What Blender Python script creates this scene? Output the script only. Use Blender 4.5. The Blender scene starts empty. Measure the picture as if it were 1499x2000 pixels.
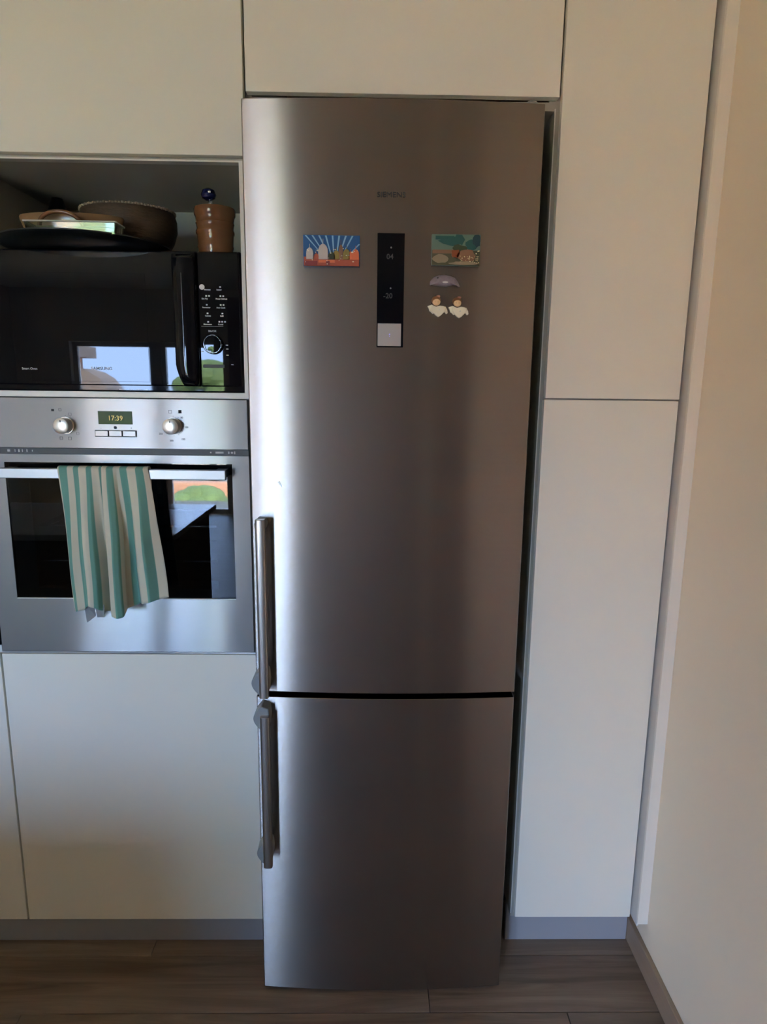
import bpy, bmesh, math, random
from mathutils import Vector, Matrix
random.seed(7)
PI = math.pi
sc = bpy.context.scene
C = sc.collection

# ------------------------------------------------------------------ camera
cam_d = bpy.data.cameras.new('camera'); cam = bpy.data.objects.new('camera', cam_d); C.objects.link(cam)
cam_d.sensor_fit = 'HORIZONTAL'; cam_d.sensor_width = 36.0; cam_d.lens = 1271.4 / 1499 * 36.0
cam_d.clip_start = 0.02; cam_d.clip_end = 200
fwd = Vector((0.01596226, 0.98225951, -0.1868461)); rgt = Vector((0.99983268, -0.01401068, 0.0117608)); upv = Vector((-0.00893432, 0.18700257, 0.9823188))
M = Matrix(((rgt.x, upv.x, -fwd.x, 0.2727), (rgt.y, upv.y, -fwd.y, -1.4522), (rgt.z, upv.z, -fwd.z, 1.4690), (0, 0, 0, 1)))
cam.matrix_world = M
sc.camera = cam

# ------------------------------------------------------------------ world, sun, exposure
sc.view_settings.view_transform = 'Standard'; sc.view_settings.look = 'None'
sc.view_settings.gamma = 1.0; sc.view_settings.exposure = 0.0; sc.view_settings.use_curve_mapping = False
w = bpy.data.worlds.new('sky'); sc.world = w; w.use_nodes = True
wn = w.node_tree.nodes; wl = w.node_tree.links
bg = wn['Background']
tc = wn.new('ShaderNodeTexCoord'); sep = wn.new('ShaderNodeSeparateXYZ'); rmp = wn.new('ShaderNodeValToRGB')
wl.new(tc.outputs['Generated'], sep.inputs[0]); wl.new(sep.outputs['Z'], rmp.inputs[0]); wl.new(rmp.outputs[0], bg.inputs[0])
rmp.color_ramp.elements[0].position = 0.0; rmp.color_ramp.elements[0].color = (0.42, 0.595, 1.0, 1)
rmp.color_ramp.elements[1].position = 0.8; rmp.color_ramp.elements[1].color = (0.32, 0.52, 1.0, 1)
bg.inputs['Strength'].default_value = 71.0
sd = bpy.data.lights.new('sun', 'SUN'); sd.energy = 128.0; sd.color = (1.0, 0.90, 0.70); sd.angle = 0.01
so = bpy.data.objects.new('sun', sd); C.objects.link(so)
so.rotation_euler = (math.radians(-42), 0, math.radians(-20))   # from behind the cabinets, falls on the facades outside
# portal in the balcony door opening (guides the sky light, emits nothing itself)
pd_ = bpy.data.lights.new('window_portal', 'AREA'); pd_.shape = 'RECTANGLE'; pd_.size = 1.75; pd_.size_y = 1.95
pd_.cycles.is_portal = True
po = bpy.data.objects.new('window_portal', pd_); C.objects.link(po); po.location = (-2.24, -6.02, 0.97); po.rotation_euler = (PI / 2, 0, 0)
sc.cycles.max_bounces = 10; sc.cycles.diffuse_bounces = 6; sc.cycles.glossy_bounces = 5
sc.cycles.transparent_max_bounces = 12; sc.cycles.sample_clamp_indirect = 60.0
sc.cycles.caustics_reflective = True; sc.cycles.use_denoising = True

# ------------------------------------------------------------------ materials
def mat(name, col=(0.8, 0.8, 0.8), rough=0.5, metal=0.0, spec=0.5, aniso=0.0, tangent=None, coat=0.0, emit=None, es=0, ior=1.5, noise=None, bump=None, trans=0.0):
    m = bpy.data.materials.new(name); m.use_nodes = True
    nt = m.node_tree; b = nt.nodes['Principled BSDF']
    b.inputs['Base Color'].default_value = (*col, 1); b.inputs['Roughness'].default_value = rough
    b.inputs['Metallic'].default_value = metal; b.inputs['Specular IOR Level'].default_value = spec
    b.inputs['IOR'].default_value = ior; b.inputs['Coat Weight'].default_value = coat
    b.inputs['Transmission Weight'].default_value = trans
    if emit: b.inputs['Emission Color'].default_value = (*emit, 1); b.inputs['Emission Strength'].default_value = es
    if aniso:
        b.inputs['Anisotropic'].default_value = aniso
        v = nt.nodes.new('ShaderNodeCombineXYZ')
        for i, k in enumerate('XYZ'): v.inputs[i].default_value = tangent[i]
        nt.links.new(v.outputs[0], b.inputs['Tangent'])
    if noise:   # (scale xyz, amount)
        t = nt.nodes.new('ShaderNodeTexCoord'); mp = nt.nodes.new('ShaderNodeMapping'); mp.inputs['Scale'].default_value = noise[0]
        n = nt.nodes.new('ShaderNodeTexNoise'); n.inputs['Scale'].default_value = 1.0; n.inputs['Detail'].default_value = 5
        mx = nt.nodes.new('ShaderNodeMix'); mx.data_type = 'RGBA'
        mx.inputs['A'].default_value = (*[c * (1 - noise[1]) for c in col], 1); mx.inputs['B'].default_value = (*[min(1, c * (1 + noise[1])) for c in col], 1)
        nt.links.new(t.outputs['Object'], mp.inputs[0]); nt.links.new(mp.outputs[0], n.inputs['Vector'])
        nt.links.new(n.outputs['Fac'], mx.inputs['Factor']); nt.links.new(mx.outputs['Result'], b.inputs['Base Color'])
        if bump:
            bp = nt.nodes.new('ShaderNodeBump'); bp.inputs['Strength'].default_value = bump; bp.inputs['Distance'].default_value = 0.001
            nt.links.new(n.outputs['Fac'], bp.inputs['Height']); nt.links.new(bp.outputs[0], b.inputs['Normal'])
    return m
lacquer = mat('white_lacquer', (0.83, 0.81, 0.72), 0.36, noise=((3, 3, 3), 0.015))
carcass = mat('carcass_board', (0.42, 0.39, 0.33), 0.5)
niche_m = mat('niche_board', (0.50, 0.47, 0.40), 0.5)
edge_m = mat('edge_band', (0.78, 0.75, 0.70), 0.35)
wallp = mat('wall_paint', (0.90, 0.79, 0.62), 0.75, noise=((2, 2, 2), 0.02), bump=0.1)
trimp = mat('trim_white', (0.82, 0.78, 0.70), 0.4)
ceilp = mat('ceiling_paint', (0.86, 0.77, 0.58), 0.8)
steel = mat('brushed_steel', (0.185, 0.18, 0.175), 0.16, 1.0, aniso=1.0, tangent=(0, 0, 1), noise=((1.2, 1.2, 220), 0.04))
steel_f = mat('fridge_steel', (0.31, 0.275, 0.25), 0.22, 1.0, aniso=1.0, tangent=(0, 0, 1), noise=((1.2, 1.2, 240), 0.04))
def brushed(m, k):   # fine horizontal brush lines: facet normals scattered in the vertical only
    nt = m.node_tree; b = nt.nodes['Principled BSDF']
    g = nt.nodes.new('ShaderNodeNewGeometry'); wn_ = nt.nodes.new('ShaderNodeTexWhiteNoise'); wn_.noise_dimensions = '3D'
    sc1 = nt.nodes.new('ShaderNodeVectorMath'); sc1.operation = 'SCALE'; sc1.inputs['Scale'].default_value = 4000; nt.links.new(g.outputs['Position'], sc1.inputs[0]); nt.links.new(sc1.outputs[0], wn_.inputs['Vector'])
    dt = nt.nodes.new('ShaderNodeVectorMath'); dt.operation = 'DOT_PRODUCT'; dt.inputs[1].default_value = (1, 1, 1); nt.links.new(wn_.outputs['Color'], dt.inputs[0])
    ma = nt.nodes.new('ShaderNodeMath'); ma.operation = 'MULTIPLY_ADD'; ma.inputs[1].default_value = k; ma.inputs[2].default_value = -1.5 * k; nt.links.new(dt.outputs['Value'], ma.inputs[0])
    cb = nt.nodes.new('ShaderNodeCombineXYZ'); nt.links.new(ma.outputs[0], cb.inputs['Z'])
    ad = nt.nodes.new('ShaderNodeVectorMath'); ad.operation = 'ADD'; nt.links.new(g.outputs['Normal'], ad.inputs[0]); nt.links.new(cb.outputs[0], ad.inputs[1])
    no = nt.nodes.new('ShaderNodeVectorMath'); no.operation = 'NORMALIZE'; nt.links.new(ad.outputs[0], no.inputs[0]); nt.links.new(no.outputs[0], b.inputs['Normal'])
def haze_lobe(m, col, rough, fac):   # second, broad metal lobe of the satin finish
    nt = m.node_tree; b = nt.nodes['Principled BSDF']; o = nt.nodes['Material Output']
    g = nt.nodes.new('ShaderNodeBsdfPrincipled'); g.inputs['Base Color'].default_value = (*col, 1); g.inputs['Metallic'].default_value = 1; g.inputs['Roughness'].default_value = rough
    mx = nt.nodes.new('ShaderNodeMixShader'); mx.inputs[0].default_value = fac
    nt.links.new(b.outputs[0], mx.inputs[1]); nt.links.new(g.outputs[0], mx.inputs[2]); nt.links.new(mx.outputs[0], o.inputs['Surface'])
brushed(steel, 0.40); brushed(steel_f, 0.38)
haze_lobe(steel, (0.42, 0.40, 0.39), 0.50, 0.38); haze_lobe(steel_f, (0.32, 0.28, 0.26), 0.45, 0.17)
steel_h = mat('handle_steel', (0.42, 0.40, 0.37), 0.32, 1.0)
mount_m = mat('grey_plastic', (0.25, 0.27, 0.27), 0.35)
alu = mat('satin_aluminium', (0.75, 0.75, 0.75), 0.30, 1.0)
knob_m = mat('knob_steel', (0.85, 0.82, 0.76), 0.30, 1.0)
plinth_m = mat('plinth_grey', (0.36, 0.36, 0.38), 0.45)
dark = mat('dark_plastic', (0.02, 0.02, 0.022), 0.45)
blackgloss = mat('black_gloss', (0.006, 0.006, 0.008), 0.03, spec=0.22)
blackglass = mat('black_glass', (0.004, 0.004, 0.006), 0.015, spec=0.22)
white_print = mat('white_print', (0.75, 0.75, 0.75), 0.5)
grey_print = mat('grey_print', (0.10, 0.10, 0.10), 0.5)
dim_print = mat('dim_print', (0.05, 0.05, 0.05), 0.5)
black_m = mat('black_enamel', (0.006, 0.007, 0.006), 0.35)
terra = mat('glazed_brown', (0.17, 0.075, 0.032), 0.15, noise=((20, 20, 20), 0.25))
terra_l = mat('glazed_tan', (0.20, 0.12, 0.06), 0.18, noise=((25, 25, 25), 0.25))
basket_m = mat('brown_wicker', (0.075, 0.045, 0.026), 0.55, noise=((60, 60, 200), 0.5), bump=1.0)
basket_rim = mat('pale_rim', (0.30, 0.23, 0.16), 0.5)
bluegl = mat('dark_blue_glass', (0.008, 0.012, 0.07), 0.12)
chrome = mat('chrome', (0.8, 0.8, 0.8), 0.10, 1.0)
granite = mat('dark_stone', (0.02, 0.022, 0.028), 0.25)

def glassmat(name, tint, rough=0.01, frac=0.35):
    m = bpy.data.materials.new(name); m.use_nodes = True; nt = m.node_tree; nt.nodes.clear()
    o = nt.nodes.new('ShaderNodeOutputMaterial'); mx = nt.nodes.new('ShaderNodeMixShader'); fr = nt.nodes.new('ShaderNodeFresnel'); fr.inputs[0].default_value = 1.52
    t = nt.nodes.new('ShaderNodeBsdfTransparent'); t.inputs[0].default_value = (*tint, 1)
    g = nt.nodes.new('ShaderNodeBsdfGlossy'); g.inputs['Roughness'].default_value = rough
    nt.links.new(fr.outputs[0], mx.inputs[0]); nt.links.new(t.outputs[0], mx.inputs[1]); nt.links.new(g.outputs[0], mx.inputs[2]); nt.links.new(mx.outputs[0], o.inputs[0])
    return m
ovenglass = glassmat('oven_glass', (0.30, 0.32, 0.33))
clearglass = glassmat('clear_glass', (0.93, 0.95, 0.94))
dishglass = glassmat('dish_glass', (0.75, 0.80, 0.70), 0.03)

def wood_mat():
    m = bpy.data.materials.new('oak_laminate'); m.use_nodes = True; nt = m.node_tree; b = nt.nodes['Principled BSDF']
    t = nt.nodes.new('ShaderNodeTexCoord'); oi = nt.nodes.new('ShaderNodeObjectInfo')
    ad = nt.nodes.new('ShaderNodeVectorMath'); ad.operation = 'ADD'
    sc_ = nt.nodes.new('ShaderNodeVectorMath'); sc_.operation = 'SCALE'; sc_.inputs[0].default_value = (13, 7, 3)
    nt.links.new(oi.outputs['Random'], sc_.inputs['Scale'])
    nt.links.new(t.outputs['Object'], ad.inputs[0]); nt.links.new(sc_.outputs[0], ad.inputs[1])
    mp = nt.nodes.new('ShaderNodeMapping'); mp.inputs['Scale'].default_value = (1.6, 22, 22); nt.links.new(ad.outputs[0], mp.inputs[0])
    n = nt.nodes.new('ShaderNodeTexNoise'); n.inputs['Scale'].default_value = 1.3; n.inputs['Detail'].default_value = 8; n.inputs['Roughness'].default_value = 0.6; n.inputs['Distortion'].default_value = 0.8
    nt.links.new(mp.outputs[0], n.inputs['Vector'])
    r = nt.nodes.new('ShaderNodeValToRGB'); nt.links.new(n.outputs['Fac'], r.inputs[0])
    r.color_ramp.elements[0].position = 0.3; r.color_ramp.elements[0].color = (0.15, 0.10, 0.066, 1)
    r.color_ramp.elements[1].position = 0.72; r.color_ramp.elements[1].color = (0.33, 0.25, 0.18, 1)
    mx = nt.nodes.new('ShaderNodeHueSaturation'); mr = nt.nodes.new('ShaderNodeMapRange'); mr.inputs['To Min'].default_value = 0.8; mr.inputs['To Max'].default_value = 1.2
    nt.links.new(oi.outputs['Random'], mr.inputs[0]); nt.links.new(mr.outputs[0], mx.inputs['Value']); nt.links.new(r.outputs[0], mx.inputs['Color'])
    nt.links.new(mx.outputs[0], b.inputs['Base Color']); b.inputs['Roughness'].default_value = 0.42
    return m
wood = wood_mat()

# ------------------------------------------------------------------ helpers
def box(bm, x0, x1, y0, y1, z0, z1):
    vs = [bm.verts.new((x, y, z)) for z in (z0, z1) for y in (y0, y1) for x in (x0, x1)]
    for f in ((0, 2, 3, 1), (4, 5, 7, 6), (0, 1, 5, 4), (2, 6, 7, 3), (0, 4, 6, 2), (1, 3, 7, 5)):
        bm.faces.new([vs[i] for i in f])
def prism(bm, pts, axis, a, b):     # polygon in the two other axes, extruded a..b along axis
    def P(p, t):
        q = list(p); q.insert(axis, t); return q
    A = [bm.verts.new(P(p, a)) for p in pts]; B = [bm.verts.new(P(p, b)) for p in pts]
    bm.faces.new(A); bm.faces.new(B[::-1]); n = len(pts)
    for i in range(n): bm.faces.new((A[i], B[i], B[(i + 1) % n], A[(i + 1) % n]))
def lathe(bm, prof, c=(0, 0, 0), axis='z', n=40, sx=1, sy=1):
    rings = []
    for r, h in prof:
        ring = []
        for i in range(n):
            a = 2 * PI * i / n; u, v = r * math.cos(a) * sx, r * math.sin(a) * sy
            p = (c[0] + u, c[1] + v, c[2] + h) if axis == 'z' else ((c[0] + u, c[1] + h, c[2] + v))
            ring.append(bm.verts.new(p))
        rings.append(ring)
    for a, b in zip(rings, rings[1:]):
        for i in range(n): bm.faces.new((a[i], a[(i + 1) % n], b[(i + 1) % n], b[i]))
    bm.faces.new(rings[0]); bm.faces.new(rings[-1])
def tube(bm, pts, r, n=10):
    pts = [Vector(p) for p in pts]; rings = []
    for i, p in enumerate(pts):
        d = (pts[min(i + 1, len(pts) - 1)] - pts[max(i - 1, 0)]).normalized()
        a = d.cross(Vector((0, 0, 1)));  a = a if a.length > 1e-3 else d.cross(Vector((1, 0, 0)))
        a.normalize(); b = d.cross(a)
        rr = r[i] if isinstance(r, (list, tuple)) else r
        rings.append([bm.verts.new(p + rr * (math.cos(2 * PI * k / n) * a + math.sin(2 * PI * k / n) * b)) for k in range(n)])
    for A, B in zip(rings, rings[1:]):
        for k in range(n): bm.faces.new((A[k], A[(k + 1) % n], B[(k + 1) % n], B[k]))
    bm.faces.new(rings[0]); bm.faces.new(rings[-1])
def ball(bm, c, r, s=(1, 1, 1), u=16, v=10):
    m = Matrix.Translation(c) @ Matrix.Diagonal((r * s[0], r * s[1], r * s[2], 1))
    bmesh.ops.create_uvsphere(bm, u_segments=u, v_segments=v, radius=1, matrix=m)
def obj(name, bm, m, parent=None, bev=0, seg=2, smooth=False, label=None):
    bmesh.ops.recalc_face_normals(bm, faces=bm.faces[:])
    me = bpy.data.meshes.new(name); bm.to_mesh(me); bm.free()
    me.materials.append(m)
    if smooth:
        for p in me.polygons: p.use_smooth = True
        try: me.set_sharp_from_angle(angle=math.radians(38))
        except Exception: pass
    o = bpy.data.objects.new(name, me); C.objects.link(o)
    if parent is not None:
        o.parent = parent
        o.matrix_parent_inverse = Matrix.Translation(-wloc(parent))
    if bev:
        b = o.modifiers.new('bevel', 'BEVEL'); b.width = bev; b.segments = seg; b.limit_method = 'ANGLE'; b.angle_limit = math.radians(40)
    if label: o['label'] = label
    return o
def wloc(o):
    v = Vector((0, 0, 0))
    while o is not None:
        v += Vector(o.location); 
        if o.parent is not None and o.matrix_parent_inverse != Matrix.Identity(4): v += o.matrix_parent_inverse.translation
        o = o.parent
    return v
def bx(name, m, parent, *a, bev=0, seg=2, label=None):
    bm = bmesh.new(); box(bm, *a); return obj(name, bm, m, parent, bev, seg, label=label)
def thing(name, label, cat, loc, group=None):
    o = bpy.data.objects.new(name, None); C.objects.link(o); o.location = loc; o.empty_display_size = 0.05
    o['label'] = label; o['category'] = cat
    if group: o['group'] = group
    return o
def tag(o, label, cat, group=None):
    o['label'] = label; o['category'] = cat
    if group: o['group'] = group
    return o
def struct(o, label=None):
    o['kind'] = 'structure'
    if label: o['label'] = label
    return o
def text(name, s, x, z, y, size, m, parent, align='LEFT', stretch=1.0, bold=0.0, label=None):   # upright lettering facing -y
    cu = bpy.data.curves.new(name, 'FONT'); cu.body = s; cu.size = size; cu.extrude = 0.0002; cu.align_x = align; cu.offset = bold; cu.resolution_u = 3
    tmp = bpy.data.objects.new('t', cu); C.objects.link(tmp)
    bpy.context.view_layer.update()
    dg = bpy.context.evaluated_depsgraph_get()
    me = bpy.data.meshes.new_from_object(tmp.evaluated_get(dg)); bpy.data.objects.remove(tmp)
    me.transform(Matrix.Translation((x, y, z)) @ Matrix.Rotation(PI / 2, 4, 'X') @ Matrix.Diagonal((stretch, 1, 1, 1)))
    me.materials.clear(); me.materials.append(m)
    o = bpy.data.objects.new(name, me); C.objects.link(o)
    if parent is not None: o.parent = parent; o.matrix_parent_inverse = Matrix.Translation(-wloc(parent))
    if label: o['label'] = label
    return o

XW = 0.985; XL = -3.7; YB = -6.0; YF = 0.62; ZC = 2.5
# ------------------------------------------------------------------ room shell
fl = struct(bx('floor', dark, None, XL, XW, YB, YF, -0.08, -0.011), 'brown oak laminate floor laid in long boards')
# boards run left to right; rows towards the camera, end joints staggered
rows = [0.115, -0.014, -0.145, -0.335, -0.525, -0.715, -0.905, -1.095, -1.285, -1.475]
rows = [0.205, 0.015, -0.145, -0.335, -0.525, -0.715, -0.905, -1.095, -1.285, -1.475]
offs = [-0.30, 0.42, -0.55, 0.10, 0.66, -0.18, 0.38, -0.40, 0.2, 0.5]
for i in range(len(rows) - 1):
    y1, y0 = rows[i] - 0.0008, rows[i + 1] + 0.0008
    cuts = sorted([XL, XW] + [c for c in (offs[i] - 2.6, offs[i] - 1.3, offs[i], offs[i] + 1.3) if XL + 0.1 < c < XW - 0.05])
    for a, b in zip(cuts, cuts[1:]):
        bx('plank', wood, fl, a + 0.0008, b - 0.0008, y0, y1, -0.011, random.uniform(-0.0004, 0.0), bev=0.0007, seg=1)
bm = bmesh.new()
y = -1.475
while y > YB:
    box(bm, XL, XW, max(YB, y - 0.19) + 0.0008, y - 0.0008, -0.011, -0.0002); y -= 0.19
o = obj('plank_rows', bm, wood, fl); o['kind'] = 'stuff'
struct(bx('ceiling', ceilp, None, XL - 0.2, XW + 0.2, YB - 0.25, YF + 0.2, ZC, ZC + 0.25), 'cream ceiling')
struct(bx('wall_right', wallp, None, XW, XW + 0.2, YB - 0.25, YF + 0.2, -0.08, ZC), 'plain beige wall right of the tall cupboard')
struct(bx('wall_left', wallp, None, XL - 0.2, XL, YB - 0.25, YF + 0.2, -0.08, ZC))
struct(bx('wall_front', wallp, None, XL, XW, YF, YF + 0.2, -0.08, ZC))
DX0, DX1, DZ1 = -3.10, -1.38, 1.94
bm = bmesh.new()
box(bm, XL, DX0, YB - 0.25, YB, -0.08, ZC); box(bm, DX1, XW, YB - 0.25, YB, -0.08, ZC); box(bm, DX0, DX1, YB - 0.25, YB, DZ1, ZC); box(bm, DX0, DX1, YB - 0.25, YB, -0.08, 0.0)
struct(obj('wall_back', bm, wallp))
# glazed double balcony door behind the camera
dr = struct(thing('door_1', 'white framed glazed balcony door', 'door', (-2.24, YB - 0.1, 0))); del dr['category']
for a, b in ((DX0, -2.20), (-2.12, DX1)):
    bm = bmesh.new(); t = 0.05
    box(bm, a, a + t, YB - 0.14, YB - 0.08, 0, DZ1); box(bm, b - t, b, YB - 0.14, YB - 0.08, 0, DZ1)
    box(bm, a, b, YB - 0.14, YB - 0.08, 0, t); box(bm, a, b, YB - 0.14, YB - 0.08, DZ1 - t, DZ1)
    f = obj('door_sash', bm, trimp, dr)
    bx('pane', clearglass, f, a + t, b - t, YB - 0.115, YB - 0.110, t, DZ1 - t)
bx('mullion', trimp, dr, -2.20, -2.12, YB - 0.15, YB - 0.07, 0, DZ1)
struct(bx('baseboard_right', mat('skirting_wood', (0.34, 0.25, 0.175), 0.5, noise=((40, 3, 40), 0.2)), None, XW - 0.012, XW, YB, 0.08, 0, 0.068, bev=0.002), 'brown wood skirting along the right wall')
struct(bx('trim_1', trimp, None, 0.9585, XW, -0.022, -0.014, 0.128, ZC, bev=0.0008), 'flat white corner strip between tall cupboard and wall')
struct(bx('trim_2', mat('filler_gloss', (0.85, 0.82, 0.76), 0.22), None, 0.9605, 0.966, -0.0125, 0.06, 0.115, ZC, bev=0.0008), 'narrow glossy filler beside the tall cupboard door')

# ------------------------------------------------------------------ outside world (seen mirrored in the glass)
gnd = mat('terracotta_ground', (0.42, 0.32, 0.20), 0.9, noise=((0.3, 0.3, 0.3), 0.3))
orange = mat('orange_render', (0.62, 0.30, 0.17), 0.9)
eave = mat('eave_concrete', (0.35, 0.27, 0.22), 0.9)
leafm = mat('tree_leaves', (0.16, 0.22, 0.06), 0.7, noise=((1.5, 1.5, 1.5), 0.6))
bark = mat('tree_bark', (0.15, 0.1, 0.06), 0.9)
struct(bx('ground', gnd, None, -60, 50, -90, YB - 0.25, -3.3, -3.0), 'ground outside')
struct(bx('balcony_floor', gnd, None, -4.2, 0.6, -7.1, YB - 0.25, -0.2, -0.03))
bld = thing('house', 'orange rendered house with deep eaves, mirrored in microwave door', 'building', (-18, -32, -3))
bx('wall', orange, bld, -26, -14.7, -33, -30, -3, 2.8)
bx('roof', eave, bld, -27, -14.1, -33.3, -29.6, 2.8, 3.35)
bm = bmesh.new(); prism(bm, [(-14.7, -3), (-14.7, 2.2), (-14.2, 2.25), (-13.6, 2.1), (-13.1, 1.8), (-12.7, 1.3), (-12.7, -3)], 1, -33, -31)
obj('annex', bm, eave, bld)
bld2 = thing('garden_wall', 'low orange garden wall outside, mirrored in oven door', 'wall', (-6, -20, -3))
bx('wall', orange, bld2, -14, 6, -20.5, -20, -3, -1.7)
for k, (tx, ty, tr, tz, lb) in enumerate(((-6.5, -26, 1.35, 1.3, 'round green tree outside, mirrored beside microwave knob'), (-4.15, -15, 0.75, -1.7, 'small shrub outside, mirrored in oven door'), (-9.5, -16, 1.3, -2.2, 'low bush in front of the garden wall outside'), (-5.2, -24, 1.5, -0.6, 'dark tree behind the garden wall outside'), (-0.8, -25, 1.8, -0.5, 'broad dark tree right behind the garden wall outside'), (-9.6, -25, 1.8, -0.7, 'broad dark tree left behind the garden wall outside'))):
    t = thing('tree', lb, 'tree', (tx, ty, -3))
    bm = bmesh.new()
    for q in range(26):
        a, e = random.uniform(0, 2 * PI), random.uniform(-0.4, 1.5)
        ball(bm, (tx + tr * .75 * math.cos(a) * math.cos(e), ty + tr * .75 * math.sin(a) * math.cos(e), tz + tr * .6 * math.sin(e)), tr * 0.42, (1, 1, .8), 8, 6)
    obj('crown', bm, leafm, t)
    bm = bmesh.new(); tube(bm, [(tx, ty, -3), (tx, ty, tz)], 0.15); obj('trunk', bm, bark, t)

# ------------------------------------------------------------------ kitchen furniture behind/left of the camera (blocks and bounces light)
isl = thing('kitchen_island', 'white kitchen island with pale worktop, left of camera', 'island', (-2.1, -2.1, 0))
bx('body', mat('grey_wood_front', (0.22, 0.18, 0.14), 0.5), isl, -3.4, -0.74, -2.5, -1.68, 0, 0.72, bev=0.003)
bx('worktop', mat('pale_worktop', (0.75, 0.74, 0.72), 0.12), isl, -3.42, -0.70, -2.53, -1.65, 0.72, 0.75, bev=0.003)
wr = thing('added_dark_wardrobe', 'unseen dark brown cupboards added behind camera to darken fridge reflection', 'added_dark_wardrobe', (-.2, -5.7, 0))  # unseen, added to darken the steel's reflection and cut the fill light
wm = mat('dark_walnut', (0.24, 0.15, 0.10), 0.5)
bx('carcass', wm, wr, -1.22, XW - 0.002, -5.98, -5.42, 0, 2.35)
for k in range(4): bx('door', wm, wr, -1.22 + k * .55 + .003, -1.22 + (k + 1) * .55 - .003, -5.42, -5.40, 0.06, 2.34, bev=.002)
dr2 = thing('added_dark_door', 'unseen dark wood sliding door added for the fridge reflection', 'door', (XW, -3.1, 0)); del dr2['category']; struct(dr2)  # added out of view so the fridge middle mirrors something dark
for k in range(2): bx('door_leaf', wm, dr2, XW - .03, XW - .002, -2.12 - 1.0 * (k + 1), -2.125 - 1.0 * k, 0.0, 2.12, bev=.002)
lamp = thing('ceiling_spotlight', 'small warm recessed ceiling spotlight above cupboards', 'lamp', (-0.93, -1.15, ZC))
bm = bmesh.new(); lathe(bm, [(0.030, -0.001), (0.034, -0.006), (0.042, -0.006), (0.045, 0.0)], (-0.93, -1.15, ZC), n=24); obj('ring', bm, chrome, lamp)
bm = bmesh.new(); lathe(bm, [(0.020, -0.008), (0.020, -0.002)], (-0.93, -1.15, ZC), n=16); obj('bulb', bm, mat('lamp_glow', (1, 1, 1), 0.5, emit=(1, 0.72, 0.42), es=60), lamp)

# ------------------------------------------------------------------ tall oven housing (x -0.597 .. 0.003)
ov = thing('oven_housing_cabinet', 'tall white handleless oven cabinet left of the fridge', 'cabinet', (-0.297, 0.30, 0))
bx('door', lacquer, ov, -0.597, 0.0025, 0.0, 0.019, 1.934, 2.495, bev=0.0012, label='white upper door above the microwave niche')
bx('door', lacquer, ov, -0.597, 0.0025, 0.0, 0.019, 0.125, 0.846, bev=0.0012, label='white lower door below the oven')
bx('side_panel', niche_m, ov, -0.597, -0.580, 0.021, 0.60, 0.115, 2.495)
bx('side_panel', niche_m, ov, -0.011, 0.003, 0.021, 0.60, 0.115, 2.495)
bx('shelf', niche_m, ov, -0.580, -0.011, 0.021, 0.60, 1.9235, 1.940, label='board forming the roof of the niche')
bx('shelf', niche_m, ov, -0.580, -0.011, 0.021, 0.60, 1.441, 1.4545, label='board under the microwave')
bx('shelf', niche_m, ov, -0.580, -0.011, 0.021, 0.60, 0.835, 0.8515, label='board under the oven')
bx('back_panel', niche_m, ov, -0.580, -0.011, 0.412, 0.424, 1.4545, 1.9235)
bm = bmesh.new()
box(bm, -0.0105, -0.0025, 0.001, 0.021, 1.4545, 1.9250); box(bm, -0.597, -0.589, 0.001, 0.021, 1.4545, 1.925)
box(bm, -0.597, -0.0025, 0.001, 0.021, 1.4425, 1.4545); box(bm, -0.589, -0.0105, 0.001, 0.021, 1.9215, 1.925)
obj('niche_frame', bm, edge_m, ov, label='pale edge trim around the microwave niche')
bx('drip_rail', alu, ov, -0.597, 0.0, 0.002, 0.021, 0.8475, 0.8515, label='thin metal line under the oven')

# neighbour base cabinet and worktop at the left edge
bc = thing('base_cabinet', 'white base cabinet at far left edge, beside oven cabinet', 'cabinet', (-1.2, 0.3, 0))
bx('door', lacquer, bc, -1.197, -0.6015, 0.0, 0.019, 0.125, 0.846, bev=0.0012)
bx('body', carcass, bc, -1.8, -0.5975, 0.021, 0.60, 0.115, 0.846)
bx('rail', edge_m, bc, -1.8, -0.5975, 0.004, 0.021, 0.8475, 0.866)
tag(bx('worktop', granite, None, -1.8, -0.5975, -0.002, 0.615, 0.867, 0.922, bev=0.003), 'dark stone worktop end at far left of the oven', 'worktop')
tag(bx('kickboard', plinth_m, None, -1.8, 0.003, 0.065, 0.080, 0.0, 0.114, bev=0.001), 'grey kickboard under the white doors left of the fridge', 'kickboard')
tag(bx('kickboard', plinth_m, None, 0.641, 0.972, 0.065, 0.080, 0.0, 0.124, bev=0.001), 'grey kickboard under the tall cupboard right of the fridge', 'kickboard')

# ------------------------------------------------------------------ cabinet above the fridge
tcab = thing('overhead_cabinet', 'white handleless cabinet door above the fridge', 'cabinet', (0.33, 0.3, 2.04))
bx('door', lacquer, tcab, 0.0075, 0.6445, 0.0, 0.019, 2.054, 2.495, bev=0.0012)
bx('bottom_panel', carcass, tcab, 0.004, 0.641, 0.021, 0.60, 2.036, 2.052)
bx('side_panel', carcass, tcab, 0.0035, 0.016, 0.021, 0.60, 2.052, 2.495)
bx('side_panel', carcass, tcab, 0.629, 0.6405, 0.021, 0.60, 2.052, 2.495)

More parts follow.
